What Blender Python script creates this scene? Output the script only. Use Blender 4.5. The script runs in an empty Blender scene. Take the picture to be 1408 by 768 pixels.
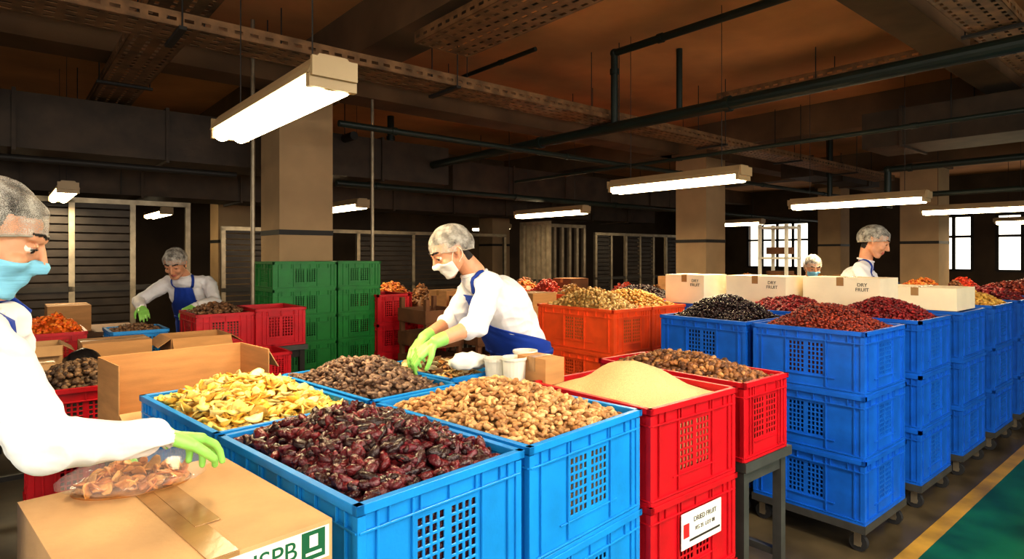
import bpy, bmesh, math, random
import numpy as np
from mathutils import Vector, Matrix, noise
from mathutils.bvhtree import BVHTree
random.seed(7); rng=np.random.default_rng(7)
scene=bpy.context.scene
COL=scene.collection
# ---------------------------------------------------------------- materials
def s2l(c):
    return tuple((x/12.92 if x<=0.04045 else ((x+0.055)/1.055)**2.4) for x in [v/255 for v in c])
MATS={}
def mat(name,rgb,rough=0.5,var=0.12,nscale=6.0,bump=0.0,bscale=40.0,metal=0.0,attr=False,trans=0.0,alpha=1.0,spec=0.5,emit=None,estr=0,stretch=None,sss=0,coat=0):
    if name in MATS: return MATS[name]
    m=bpy.data.materials.new(name); m.use_nodes=True
    nt=m.node_tree; N=nt.nodes; L=nt.links
    b=N['Principled BSDF']
    col=s2l(rgb)
    tc=N.new('ShaderNodeTexCoord')
    src=tc.outputs['Object']
    if stretch:
        mp=N.new('ShaderNodeMapping'); mp.inputs['Scale'].default_value=stretch
        L.new(src,mp.inputs[0]); src=mp.outputs[0]
    nz=N.new('ShaderNodeTexNoise'); nz.inputs['Scale'].default_value=nscale; nz.inputs['Detail'].default_value=5
    L.new(src,nz.inputs['Vector'])
    mx=N.new('ShaderNodeMix'); mx.data_type='RGBA'; mx.blend_type='MULTIPLY'; mx.inputs[0].default_value=1.0
    if attr:
        at=N.new('ShaderNodeAttribute'); at.attribute_name='Col'
        L.new(at.outputs['Color'],mx.inputs[6])
    else:
        mx.inputs[6].default_value=(*col,1)
    mr=N.new('ShaderNodeMapRange'); mr.inputs[1].default_value=0.3; mr.inputs[2].default_value=0.7
    mr.inputs[3].default_value=1-var*2; mr.inputs[4].default_value=1+var*0.6
    L.new(nz.outputs[0],mr.inputs[0])
    L.new(mr.outputs[0],mx.inputs[7])
    L.new(mx.outputs[2],b.inputs['Base Color'])
    b.inputs['Roughness'].default_value=rough; b.inputs['Metallic'].default_value=metal
    b.inputs['Specular IOR Level'].default_value=spec
    b.inputs['Transmission Weight'].default_value=trans; b.inputs['Alpha'].default_value=alpha
    if coat: b.inputs['Coat Weight'].default_value=coat
    if sss:
        b.inputs['Subsurface Weight'].default_value=sss; b.inputs['Subsurface Radius'].default_value=(0.02,0.008,0.004); b.inputs['Subsurface Scale'].default_value=0.5
    if bump>0:
        n2=N.new('ShaderNodeTexNoise'); n2.inputs['Scale'].default_value=bscale; n2.inputs['Detail'].default_value=4
        L.new(src,n2.inputs['Vector'])
        bp=N.new('ShaderNodeBump'); bp.inputs['Strength'].default_value=bump; bp.inputs['Distance'].default_value=0.01
        L.new(n2.outputs[0],bp.inputs['Height']); L.new(bp.outputs[0],b.inputs['Normal'])
    if emit:
        b.inputs['Emission Color'].default_value=(*emit,1); b.inputs['Emission Strength'].default_value=estr
    MATS[name]=m; return m
M_lblue=mat('plastic_light_blue',(24,140,216),.36,.08,9,.05,120)
M_blue=mat('plastic_blue',(16,100,202),.4,.12,9,.05,120)
M_red=mat('plastic_red',(192,14,32),.38,.1,9,.05,120)
M_green=mat('plastic_green',(14,124,46),.42,.1,9,.05,120)
M_orange=mat('plastic_orange',(242,92,36),.42,.08,9,.05,120)
M_card=mat('cardboard',(188,142,92),.85,.1,5,.12,90,stretch=(1,1,6))
M_card2=mat('cardboard_light',(200,162,116),.85,.1,5,.1,90)
M_cardw=mat('white_carton',(240,226,198),.75,.05,5,.05,60)
M_tape=mat('packing_tape',(168,130,86),.25,.08,20,.05,60)
M_cardin=mat('cardboard_shadow_seam',(92,62,34),.9)
M_white=mat('white_plastic',(232,228,214),.4,.05)
M_label=mat('paper_label',(235,232,222),.7,.03)
M_ink=mat('black_ink',(44,36,32),.8,.0)
M_gink=mat('green_ink',(10,94,58),.7,.05)
M_rink=mat('red_ink',(196,30,30),.7,.05)
M_metal=mat('brushed_metal',(160,148,128),.4,.15,10,.05,60,metal=.7)
M_galv=mat('galvanised_tray',(140,104,70),.5,.3,8,.1,60,metal=.3)
M_duct=mat('duct_metal',(72,56,42),.6,.25,4,.1,20,metal=.2)
M_shut=mat('dark_shutter_slats',(52,44,38),.45,.25,6,.1,20,metal=.4)
M_dark=mat('dark_steel',(34,29,25),.6,.2,8,.05,40)
M_pipe=mat('dark_green_pipe',(18,34,28),.45,.15,8)
M_cart=mat('grey_cart_steel',(84,84,82),.5,.15,8,metal=.4)
M_rubber=mat('caster_rubber',(40,40,42),.6,.1)
M_shirt=mat('white_cotton',(226,226,230),.85,.03,14,.2,26)
M_skin=mat('skin',(214,158,124),.5,.06,30,.03,200,sss=.1)
M_lips=mat('lips',(182,104,92),.45,.05)
M_hair=mat('dark_hair',(34,22,16),.6,.3,30,.5,160,stretch=(1,6,1))
M_glove=mat('green_nitrile_glove',(156,222,112),.4,.06,30,.15,60)
M_trs=mat('dark_trousers',(36,38,52),.85,.1,10,.2,30)
M_shoe=mat('black_shoe',(24,22,22),.5,.1)
M_apron=mat('blue_apron',(14,60,158),.75,.1,12,.3,18)
M_mask=mat('blue_surgical_mask',(136,200,228),.8,.04,20,.3,40,stretch=(.2,.2,4))
M_maskw=mat('white_face_mask',(230,226,220),.8,.04,20,.3,40,stretch=(.2,.2,4))
M_eye=mat('eye_white',(226,222,216),.2,0)
M_iris=mat('iris',(48,28,18),.2,0)
M_powder=mat('fine_grain',(230,202,146),.9,.14,260,.7,420)
M_wood=mat('table_wood',(112,80,52),.7,.2,3,.1,30,stretch=(1,8,1))
M_brownbox=mat('old_wood_crate',(118,78,48),.8,.2,6,.1,30)
M_polybag=mat('black_bag',(24,22,24),.3,.1,10,.6,14)
M_food_gloss=mat('glossy_dried_fruit',(1,1,1),.26,.3,70,.6,110,attr=True,spec=.6,coat=.15)
M_food=mat('matte_nuts',(1,1,1),.5,.2,80,.35,120,attr=True)
M_food_soft=mat('soft_dried_slices',(1,1,1),.5,.16,60,.3,80,attr=True)

def net_mat():
    m=bpy.data.materials.new('hairnet_mesh'); m.use_nodes=True; nt=m.node_tree; N=nt.nodes; L=nt.links
    b=N['Principled BSDF']; b.inputs['Base Color'].default_value=(.60,.57,.52,1); b.inputs['Roughness'].default_value=.8
    tc=N.new('ShaderNodeTexCoord'); v=N.new('ShaderNodeTexVoronoi'); v.feature='DISTANCE_TO_EDGE'; v.inputs['Scale'].default_value=300
    L.new(tc.outputs['Object'],v.inputs['Vector'])
    n=N.new('ShaderNodeTexNoise'); n.inputs['Scale'].default_value=26; n.inputs['Detail'].default_value=6; L.new(tc.outputs['Object'],n.inputs['Vector'])
    mr=N.new('ShaderNodeMapRange'); mr.inputs[1].default_value=.04; mr.inputs[2].default_value=.2; mr.inputs[3].default_value=.60; mr.inputs[4].default_value=.24
    L.new(v.outputs[0],mr.inputs[0])
    mm=N.new('ShaderNodeMath'); mm.operation='MULTIPLY_ADD'; L.new(n.outputs[0],mm.inputs[0]); mm.inputs[1].default_value=1.6; mm.inputs[2].default_value=-.80
    ad=N.new('ShaderNodeMath'); ad.operation='ADD'; ad.use_clamp=True; L.new(mr.outputs[0],ad.inputs[0]); L.new(mm.outputs[0],ad.inputs[1])
    L.new(ad.outputs[0],b.inputs['Alpha'])
    return m
M_net=net_mat()
def bag_mat():
    m=bpy.data.materials.new('clear_plastic_bag'); m.use_nodes=True; nt=m.node_tree; N=nt.nodes; L=nt.links
    b=N['Principled BSDF']; b.inputs['Base Color'].default_value=(.95,.93,.9,1); b.inputs['Roughness'].default_value=.1
    b.inputs['Alpha'].default_value=.13; b.inputs['Specular IOR Level'].default_value=1.0
    return m
M_clear=bag_mat()

# ---------------------------------------------------------------- builders
class MB:
    def __init__(s): s.v=[];s.f=[];s.m=[];s.mats=[]
    def mi(s,m):
        if m not in s.mats: s.mats.append(m)
        return s.mats.index(m)
    def add(s,vs,fs,m):
        o=len(s.v); k=s.mi(m); s.v.extend([tuple(v) for v in vs])
        for f in fs: s.f.append(tuple(i+o for i in f)); s.m.append(k)
    def box(s,c,d,m,rz=0,mtx=None):
        x,y,z=d[0]/2,d[1]/2,d[2]/2
        vs=[Vector((a*x,b*y,e*z)) for e in(-1,1) for b in(-1,1) for a in(-1,1)]
        R=mtx if mtx is not None else Matrix.Rotation(rz,3,'Z')
        vs=[R@v+Vector(c) for v in vs]
        s.add(vs,[(0,2,3,1),(4,5,7,6),(0,1,5,4),(2,6,7,3),(0,4,6,2),(1,3,7,5)],m)
    def cyl(s,p0,p1,r0,m,r1=None,seg=12):
        p0=Vector(p0);p1=Vector(p1); r1=r0 if r1 is None else r1
        d=(p1-p0).normalized(); a=d.orthogonal().normalized(); b=d.cross(a)
        vs=[];fs=[]
        for p,r in((p0,r0),(p1,r1)):
            for i in range(seg):
                t=2*math.pi*i/seg; vs.append(p+(a*math.cos(t)+b*math.sin(t))*r)
        for i in range(seg):
            j=(i+1)%seg; fs.append((i,j,seg+j,seg+i))
        fs.append(tuple(reversed(range(seg)))); fs.append(tuple(range(seg,2*seg)))
        s.add(vs,fs,m)
    def panel(s,o,u,v,n,ub,vb,hole,th,m):
        o=Vector(o);u=Vector(u);v=Vector(v);n=Vector(n)
        nu,nv=len(ub),len(vb)
        idx=lambda i,j,k:(k*nv+j)*nu+i
        vs=[o+u*ub[i]+v*vb[j]-n*(th*k) for k in(0,1) for j in range(nv) for i in range(nu)]
        fs=[]; H={}
        for j in range(nv-1):
            for i in range(nu-1): H[i,j]=hole(i,j)
        for (i,j),h in H.items():
            if h: continue
            fs.append((idx(i,j,0),idx(i+1,j,0),idx(i+1,j+1,0),idx(i,j+1,0)))
            fs.append((idx(i,j,1),idx(i,j+1,1),idx(i+1,j+1,1),idx(i+1,j,1)))
            if H.get((i-1,j),True): fs.append((idx(i,j,0),idx(i,j+1,0),idx(i,j+1,1),idx(i,j,1)))
            if H.get((i+1,j),True): fs.append((idx(i+1,j,0),idx(i+1,j,1),idx(i+1,j+1,1),idx(i+1,j+1,0)))
            if H.get((i,j-1),True): fs.append((idx(i,j,0),idx(i,j,1),idx(i+1,j,1),idx(i+1,j,0)))
            if H.get((i,j+1),True): fs.append((idx(i,j+1,0),idx(i+1,j+1,0),idx(i+1,j+1,1),idx(i,j+1,1)))
        s.add(vs,fs,m)
    def mesh(s,name):
        me=bpy.data.meshes.new(name); me.from_pydata(s.v,[],s.f)
        for m in s.mats: me.materials.append(m)
        me.polygons.foreach_set('material_index',s.m); me.update(); return me
    def obj(s,name,loc=(0,0,0),rz=0,parent=None,smooth=False,bevel=0):
        o=newobj(name,s.mesh(name),loc,rz,parent)
        if smooth: shade(o.data)
        if bevel:
            b=o.modifiers.new('bevel','BEVEL'); b.width=bevel; b.segments=2; b.limit_method='ANGLE'
        return o
def shade(me): me.polygons.foreach_set('use_smooth',[True]*len(me.polygons))
def newobj(name,me,loc=(0,0,0),rz=0,parent=None):
    o=bpy.data.objects.new(name,me); COL.objects.link(o); o.location=loc; o.rotation_euler=(0,0,rz)
    if parent: o.parent=parent
    return o
def empty(name,loc=(0,0,0),rz=0):
    return newobj(name,None,loc,rz)
def fastmesh(name,V,F,mats,smooth=True,col=None,mi=None):
    me=bpy.data.meshes.new(name); nf,k=F.shape
    me.vertices.add(len(V)); me.vertices.foreach_set('co',V.astype(np.float32).ravel())
    me.loops.add(nf*k); me.loops.foreach_set('vertex_index',F.astype(np.int32).ravel())
    me.polygons.add(nf); me.polygons.foreach_set('loop_start',np.arange(0,nf*k,k,dtype=np.int32))
    me.polygons.foreach_set('loop_total',np.full(nf,k,dtype=np.int32))
    for m in mats: me.materials.append(m)
    if mi is not None: me.polygons.foreach_set('material_index',mi.astype(np.int32))
    me.update(calc_edges=True); me.validate()
    if col is not None:
        a=me.color_attributes.new('Col','FLOAT_COLOR','POINT')
        a.data.foreach_set('color',np.hstack([col,np.ones((len(col),1))]).astype(np.float32).ravel())
    if smooth: me.polygons.foreach_set('use_smooth',np.ones(nf,dtype=bool))
    return me
def tube(name,pts,r,m,parent=None,cyc=False,kind='POLY'):
    cu=bpy.data.curves.new(name,'CURVE'); cu.dimensions='3D'; cu.bevel_depth=r; cu.bevel_resolution=2
    sp=cu.splines.new(kind); sp.points.add(len(pts)-1)
    for i,p in enumerate(pts): sp.points[i].co=(*p,1)
    sp.use_cyclic_u=cyc
    if kind=='NURBS': sp.order_u=3; sp.use_endpoint_u=True
    cu.materials.append(m); o=newobj(name,cu,parent=parent); return o
def text(name,body,size,m,loc,rot,parent=None,align='CENTER'):
    cu=bpy.data.curves.new(name,'FONT'); cu.body=body; cu.size=size; cu.extrude=0.0006; cu.align_x=align; cu.align_y='CENTER'
    cu.materials.append(m); o=newobj(name,cu,loc,0,parent); o.rotation_euler=rot; return o

YA=math.radians(40); YG=math.radians(46.5)
def AB(a,b,z=0): return Vector((a*math.cos(YA)-b*math.sin(YA),a*math.sin(YA)+b*math.cos(YA),z))
def G(p,q,z=0): return Vector((-.326+p*math.cos(YG)-q*math.sin(YG),1.28+p*math.sin(YG)+q*math.cos(YG),z))

# ---------------------------------------------------------------- crates
CR={}
def crate_mesh(W,L,H,m,nc=4,nr=7):
    key=(round(W,3),round(L,3),round(H,3),m.name)
    if key in CR: return CR[key]
    b=MB(); t=.005; ins=.012
    for (Ls,u,n,off) in((W,(1,0,0),(0,-1,0),L/2-ins),(W,(-1,0,0),(0,1,0),L/2-ins),(L,(0,1,0),(1,0,0),W/2-ins),(L,(0,-1,0),(-1,0,0),W/2-ins)):
        half=Ls/2-ins
        hw,bar=.0135,.0085
        gw=nc*hw+(nc-1)*bar
        ub=[-half]; hol=set()
        gx=[-(gw+.012),.012]
        for g0 in gx:
            for k in range(nc):
                x0=g0+k*(hw+bar); hol.add(len(ub)); ub+= [x0,x0+hw]
        ub.append(half)
        vb=[.01]; vh=set(); z0=.26*H; rh=(.52*H)/nr
        for k in range(nr):
            vh.add(len(vb)); vb+=[z0+k*rh,z0+k*rh+rh*.70]
        vb.append(H-.01)
        o=Vector(n)*off
        b.panel(o,u,(0,0,1),n,ub,vb,lambda i,j:(i in hol and j in vh),t,m)
        U=Vector(u);Nn=Vector(n)
        def rb(uc,zc,du,dz,out):
            c=U*uc+Nn*(off+out/2)+Vector((0,0,zc))
            d=[0,0,dz]; ax=0 if abs(U.x)>.5 else 1; d[ax]=du; d[1-ax]=out
            b.box(c,d,m)
        rb(0,H-.062,Ls-.02,.006,.009)
        rb(0,.018,Ls-.02,.006,.009)
        rb(0,.22*H,Ls*.5,.005,.006)
        for x in (-(gw+.03),gw+.03): rb(x,H*.5,.006,H-.05,.008)
        for x in (-half+.045,half-.045): rb(x,H*.5,.006,H-.05,.008)
        k=int(Ls/.085)
        for i in range(1,k): rb(-Ls/2+i*Ls/k,H-.041,.004,.04,.008)
        c=Nn*(off+ins/2-.004)+Vector((0,0,H-.011)); d=[0,0,.022]; ax=0 if abs(U.x)>.5 else 1; d[ax]=Ls; d[1-ax]=ins+.008; b.box(c,d,m)
        c=Nn*(off+.002)+Vector((0,0,.006)); d=[0,0,.012]; d[ax]=Ls-.02; d[1-ax]=.012; b.box(c,d,m)
    for sx in(-1,1):
        for sy in(-1,1): b.box((sx*(W/2-.017),sy*(L/2-.017),H/2-.012),(.022,.022,H-.03),m)
    b.box((0,0,.010),(W-.03,L-.03,.006),m)
    me=b.mesh('crate_mesh_'+m.name); CR[key]=me; return me
CN={'plastic_light_blue':'blue_plastic_crate','plastic_blue':'blue_plastic_crate','plastic_red':'red_plastic_crate','plastic_green':'green_plastic_crate','plastic_orange':'orange_plastic_crate'}
def crates(center,rz,W,L,H,m,n,z0):
    for k in range(n):
        o=newobj(CN[m.name],crate_mesh(W,L,H,m),(center[0],center[1],z0+k*H),rz)
        if center[1]<=3:
            bv=o.modifiers.new('b','BEVEL'); bv.width=.0012; bv.segments=1; bv.limit_method='ANGLE'
# ---------------------------------------------------------------- food
def ico(sub):
    bm=bmesh.new(); bmesh.ops.create_icosphere(bm,subdivisions=sub,radius=1)
    V=np.array([v.co[:] for v in bm.verts]); F=np.array([[v.index for v in f.verts] for f in bm.faces]); bm.free(); return V,F
ICO={1:ico(1),2:ico(2),3:ico(3)}
def nz(V,s,seed):
    return np.array([noise.noise(Vector(v)*s+Vector((seed*7.1,seed*3.3,seed))) for v in V])
def protos(kind,sub):
    out=[]
    for k in range(5):
        V,F=ICO[sub]; V=V.copy()
        n=nz(V,1.6,k+1)[:,None]; n2=nz(V,3.5,k+9)[:,None]
        if kind=='date':
            n3=nz(V*np.array([.6,2.6,2.6]),2.4,k+20)[:,None]
            V=V*(1+.22*n+.22*n2+.30*n3); V*=np.array([1,.52+.05*k/4,.42]); V[:,2]+=.12*V[:,0]**2
        elif kind=='cashew':
            V=V*(1+.06*n); V*=np.array([1,.42,.38]); th=V[:,0]*1.25; r=.75
            y=V[:,1]; V[:,0],V[:,1]=(r+y)*np.sin(th),(r+y)*np.cos(th)-r*.75
        elif kind=='chip':
            V=V*(1+.35*n); V*=np.array([1,.75,.17]); V[:,2]+=.34*(V[:,0]**2)*(1 if k%2 else -1)+.22*V[:,1]*V[:,0]; 
        elif kind=='walnut':
            V=V*(1+.28*n+.22*n2); V*=np.array([1,.78,.66])
        elif kind=='raisin':
            V=V*(1+.3*n+.2*n2); V*=np.array([1,.62,.5])
        out.append(V)
    return out,ICO[sub][1]
def rotmats(n,tilt):
    yaw=rng.uniform(0,2*np.pi,n); pi=rng.normal(0,tilt,n); ro=rng.uniform(0,2*np.pi,n) if tilt>.42 else rng.normal(0,.5,n)
    cz,sz=np.cos(yaw),np.sin(yaw); cy,sy=np.cos(pi),np.sin(pi); cx,sx=np.cos(ro),np.sin(ro)
    R=np.zeros((n,3,3))
    R[:,0,0]=cz*cy;R[:,0,1]=cz*sy*sx-sz*cx;R[:,0,2]=cz*sy*cx+sz*sx
    R[:,1,0]=sz*cy;R[:,1,1]=sz*sy*sx+cz*cx;R[:,1,2]=sz*sy*cx-cz*sx
    R[:,2,0]=-sy;R[:,2,1]=cy*sx;R[:,2,2]=cy*cx
    return R
def pile(name,center,rz,W,L,z0,Hh,kind,n,size,cols,m,sub=1,tilt=.45,depth=.22,base=None,round_=False,off=(0,0),sharp=1.0):
    seed=rng.uniform(0,50)
    def hf(x,y):
        u=(x/(W/2)); v=(y/(L/2))
        uu=np.clip(np.abs(u-off[0]*(1-np.abs(u))),0,1); vv=np.clip(np.abs(v-off[1]*(1-np.abs(v))),0,1)
        if round_:
            r=np.clip(np.sqrt(uu**2+vv**2),0,1); h=(1-r**(1.3*sharp))
        else: h=(1-uu**(2.0*sharp))*(1-vv**(2.0*sharp))
        return z0+Hh*h
    gx,gy=28,28
    xs=np.linspace(-W/2,W/2,gx); ys=np.linspace(-L/2,L/2,gy)
    X,Y=np.meshgrid(xs,ys)
    if round_:
        Rr=np.maximum(np.abs(X/(W/2)),np.abs(Y/(L/2))); Th=np.arctan2(Y/(L/2),X/(W/2)); X=Rr*np.cos(Th)*W/2; Y=Rr*np.sin(Th)*L/2
    Z=hf(X,Y)-size*.25
    nzv=np.array([noise.noise(Vector((x*9,y*9,seed))) for x,y in zip(X.ravel(),Y.ravel())]).reshape(X.shape)
    Z=Z+nzv*Hh*.14
    V=np.stack([X,Y,Z],-1).reshape(-1,3)
    F=[]
    for j in range(gy-1):
        for i in range(gx-1):
            a=j*gx+i; F+= [(a,a+1,a+gx+1),(a,a+gx+1,a+gx)]
    per=[i for i in range(gx)]+[j*gx+gx-1 for j in range(1,gy)]+[(gy-1)*gx+i for i in range(gx-2,-1,-1)]+[j*gx for j in range(gy-2,0,-1)]
    o=len(V); V=np.vstack([V,np.stack([V[per,0],V[per,1],np.full(len(per),z0-depth)],-1)])
    for k in range(len(per)):
        k2=(k+1)%len(per); F+=[(per[k],o+k,o+k2),(per[k],o+k2,per[k2])]
    c=np.array([s2l(c) for c in cols])
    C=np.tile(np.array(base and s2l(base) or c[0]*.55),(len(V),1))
    Vs=[V];Fs=[np.array(F)];Cs=[C]
    if n>0:
        P,PF=protos(kind,sub)
        x=rng.uniform(-1,1,n); y=rng.uniform(-1,1,n)
        if round_:
            rr=np.sqrt(rng.uniform(0,1,n)); th=rng.uniform(0,6.283,n); x=rr*np.cos(th); y=rr*np.sin(th)
        mg=size*.35
        x=x*(W/2-mg); y=y*(L/2-mg)
        z=hf(x,y)+rng.uniform(-.2,.35,n)*size
        z+=np.array([noise.noise(Vector((a*9,b_*9,seed))) for a,b_ in zip(x,y)])*Hh*.14
        R=rotmats(n,tilt); sc=size*.5*rng.uniform(.72,1.18,n)
        which=rng.integers(0,5,n); pick=rng.integers(0,len(c),n); br=rng.uniform(.68,1.2,n)
        PV=np.stack(P)[which]
        W3=np.einsum('nij,nkj->nki',R,PV)*sc[:,None,None]+np.stack([x,y,z],-1)[:,None,:]
        k=PV.shape[1]
        off0=len(V); Vs.append(W3.reshape(-1,3))
        Fs.append((PF[None]+ (off0+np.arange(n)*k)[:,None,None]).reshape(-1,3))
        Cs.append(np.repeat(c[pick]*br[:,None],k,axis=0))
    me=fastmesh(name,np.vstack(Vs),np.vstack(Fs),[m],col=np.vstack(Cs))
    return newobj(name,me,(center[0],center[1],0),rz)

# ---------------------------------------------------------------- cartons
def carton(name,c,rz,d,z0,m=None,op=False,txt=None,flap=.5):
    m=m or M_card; b=MB(); x,y,z=d
    if not op:
        b.box((0,0,z/2),(x,y,z),m)
        b.box((0,0,z+.0006),(x*1.0,.05,.0012),M_tape); b.box((x/2+.0006,0,z-.03),(.0012,.05,.06),M_tape); b.box((-x/2-.0006,0,z-.03),(.0012,.05,.06),M_tape)
    else:
        t=.005
        b.box((0,0,t/2),(x,y,t),m)
        for s in(-1,1):
            b.box((s*(x/2-t/2),0,z/2),(t,y,z),m); b.box((0,s*(y/2-t/2),z/2),(x-2*t,t,z),m)
            f=x*flap*.5
            R=Matrix.Rotation(s*math.radians(35),3,'Y'); b.box(Vector((s*(x/2),0,z))+R@Vector((s*f/2,0,0)),(f,y,t*.8),m,mtx=R)
            R=Matrix.Rotation(-s*math.radians(50),3,'X'); b.box(Vector((0,s*(y/2),z))+R@Vector((0,s*f/2,0)),(x-.01,f,t*.8),m,mtx=R)
    o=b.obj(name,(c[0],c[1],z0),rz,bevel=.003)
    if txt:
        text('printed_text',txt,.034,M_ink,(-x/2-.0012,-y*.28,z*.72),(math.pi/2,0,-math.pi/2),o)
    return o
def table(name,c,rz,d,z,m,leg=M_dark):
    b=MB(); b.box((0,0,z-.02),(d[0],d[1],.04),m)
    for sx in(-1,1):
        for sy in(-1,1): b.box((sx*(d[0]/2-.04),sy*(d[1]/2-.04),(z-.04)/2),(.04,.04,z-.04),leg)
        b.box((sx*(d[0]/2-.04),0,.2),(.03,d[1]-.08,.03),leg)
    for sy in(-1,1): b.box((0,sy*(d[1]/2-.04),z-.07),(d[0]-.08,.025,.06),leg)
    b.box((0,0,.2),(d[0]-.06,.03,.03),leg)
    return b.obj(name,(c[0],c[1],0),rz)
def dolly(c,rz,W,L,h):
    b=MB()
    for s in(-1,1):
        b.box((s*(W/2-.02),0,h-.02),(.04,L,.04),M_cart); b.box((0,s*(L/2-.02),h-.02),(W-.08,.04,.04),M_cart)
        for t in(-1,1):
            x,y=s*(W/2-.05),t*(L/2-.05)
            b.cyl((x-.014,y,.045),(x+.014,y,.045),.045,M_rubber,seg=16)
            b.cyl((x-.016,y,.045),(x+.016,y,.045),.02,M_metal,seg=12)
            for q in(-.02,.02): b.box((x+q,y,.075),(.004,.035,.09),M_metal)
            b.box((x,y,h-.045),(.06,.06,.012),M_metal)
    b.obj('crate_dolly',(c[0],c[1],0),rz)

# ================================================================ ROOM
A0,A1,B0,B1,HC=-5,19,-5,13.5,3.6
def area(c,size,sy,e,col,rot):
    l=bpy.data.lights.new('lamp','AREA'); l.shape='RECTANGLE'; l.size=size; l.size_y=sy; l.energy=e; l.color=col
    o=bpy.data.objects.new('area_light',l); COL.objects.link(o); o.location=c; o.rotation_euler=rot; return o
def room():
    m=bpy.data.materials.new('painted_concrete_floor'); m.use_nodes=True; nt=m.node_tree;N=nt.nodes;L=nt.links;b=N['Principled BSDF']
    tc=N.new('ShaderNodeTexCoord'); sp=N.new('ShaderNodeSeparateXYZ'); L.new(tc.outputs['Object'],sp.inputs[0])
    def step(th):
        c=N.new('ShaderNodeMath'); c.operation='GREATER_THAN'; L.new(sp.outputs[1],c.inputs[0]); c.inputs[1].default_value=th; return c
    m1=N.new('ShaderNodeMix');m1.data_type='RGBA'; L.new(step(1.06).outputs[0],m1.inputs[0]); m1.inputs[6].default_value=(*s2l((24,104,66)),1); m1.inputs[7].default_value=(*s2l((206,160,44)),1)
    m2=N.new('ShaderNodeMix');m2.data_type='RGBA'; L.new(step(1.14).outputs[0],m2.inputs[0]); L.new(m1.outputs[2],m2.inputs[6]); m2.inputs[7].default_value=(*s2l((92,80,58)),1)
    n=N.new('ShaderNodeTexNoise');n.inputs['Scale'].default_value=3.5;n.inputs['Detail'].default_value=8; L.new(tc.outputs['Object'],n.inputs['Vector'])
    mr=N.new('ShaderNodeMapRange');mr.inputs[1].default_value=.3;mr.inputs[2].default_value=.7;mr.inputs[3].default_value=.4;mr.inputs[4].default_value=1.15;L.new(n.outputs[0],mr.inputs[0])
    m3=N.new('ShaderNodeMix');m3.data_type='RGBA';m3.blend_type='MULTIPLY';m3.inputs[0].default_value=1;L.new(m2.outputs[2],m3.inputs[6]);L.new(mr.outputs[0],m3.inputs[7])
    L.new(m3.outputs[2],b.inputs['Base Color']); b.inputs['Roughness'].default_value=.32
    bp=N.new('ShaderNodeBump');bp.inputs['Strength'].default_value=.15;L.new(n.outputs[0],bp.inputs['Height']);L.new(bp.outputs[0],b.inputs['Normal'])
    cx,cy=(A0+A1)/2,(B0+B1)/2
    f=MB(); f.box((cx,cy,-.05),(A1-A0,B1-B0,.1),m); f.obj('floor',(0,0,0),YA)
    mc=mat('ochre_painted_ceiling',(214,152,96),.85,.15,1.2,.1,8)
    f=MB(); f.box((cx,cy,HC+.05),(A1-A0,B1-B0,.1),mc); f.obj('ceiling',(0,0,0),YA)
    mw=mat('dingy_wall_paint',(84,66,48),.85,.2,1.5,.1,10)
    f=MB(); f.box((cx,B1+.1,HC/2),(A1-A0+.4,.2,HC),mw); f.obj('wall_back',(0,0,0),YA)
    def winwall(nm,axis,pos,sgn,lo,hi,wins,wz0,wz1,k0):
        f=MB()
        def bx(a,b_,z0,z1):
            c,d=((pos+sgn*.1,(a+b_)/2,(z0+z1)/2),(.2,b_-a,z1-z0)) if axis=='a' else (((a+b_)/2,pos+sgn*.1,(z0+z1)/2),(b_-a,.2,z1-z0))
            f.box(c,d,mw)
        ed=[lo]
        for w in wins: ed+=list(w)
        ed.append(hi)
        for i in range(0,len(ed),2): bx(ed[i],ed[i+1],0,HC)
        for a,b_ in wins: bx(a,b_,0,wz0); bx(a,b_,wz1,HC)
        f.obj(nm,(0,0,0),YA)
        for k,(a,b_) in enumerate(wins):
            f=MB(); n=4
            def fr(u,z,du,dz):
                f.box((pos+sgn*.02,u,z) if axis=='a' else (u,pos+sgn*.02,z),(.05,du,dz) if axis=='a' else (du,.05,dz),M_dark)
            for i in range(n+1): fr(a+(b_-a)*i/n,(wz0+wz1)/2,.07,wz1-wz0)
            for z in(wz0,wz0+(wz1-wz0)*.62,wz1): fr((a+b_)/2,z,b_-a,.06)
            f.obj('window_%d'%(k0+k),(0,0,0),YA)
    winwall('wall_right','a',A1,1,B0,B1,[(-.6,1.4),(1.9,3.9),(4.4,6.0),(8.5,10.5)],1.15,2.55,1)
    winwall('wall_front','b',B0,-1,A0,A1,[(-3,0),(1,4),(5,8)],1.0,2.9,5)  # unseen windows, invented as openings for the added fill light
    winwall('wall_left','a',A0,-1,B0,B1,[(-3,0),(1,4)],1.0,2.9,8)  # made-up openings on this side too, for more fill
    for a in(-1.5,2.5,6.5):
        p=AB(a,B0-.3,1.95); area(p,2.9,1.8,FILL_E,(1,.95,.86),(math.pi/2,0,YA))  # added fill light behind the camera, set in the invented openings
    for b_ in(-1.5,2.5):
        p=AB(A0-.3,b_,1.95); area(p,2.9,1.8,FILL_E*.45,(1,.93,.82),(math.pi/2,0,YA-math.pi/2))  # weaker added fill from the left openings
    mb=mat('brown_beam_concrete',(112,84,56),.85,.2,2,.1,12)  # one brown tone with random mottling for all beams
    mcol=mat('column_plaster',(176,148,112),.8,.1,2,.08,14)
    for nm,c,d in(('trim_1',(7,6.1,HC-.2),(24,.4,.4)),('trim_2',(2.45,8.3,HC-.2),(.4,10.4,.4)),('trim_3',(8.7,4.2,HC-.2),(.4,18.4,.4)),('trim_4',(13.5,4.2,HC-.2),(.4,18.4,.4)),('trim_5',(7,10.6,HC-.2),(24,.4,.4)),('trim_6',(11.5,1.6,HC-.17),(15,.3,.34))):
        f=MB(); f.box(c,d,mb); f.obj(nm,(0,0,0),YA)
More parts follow.
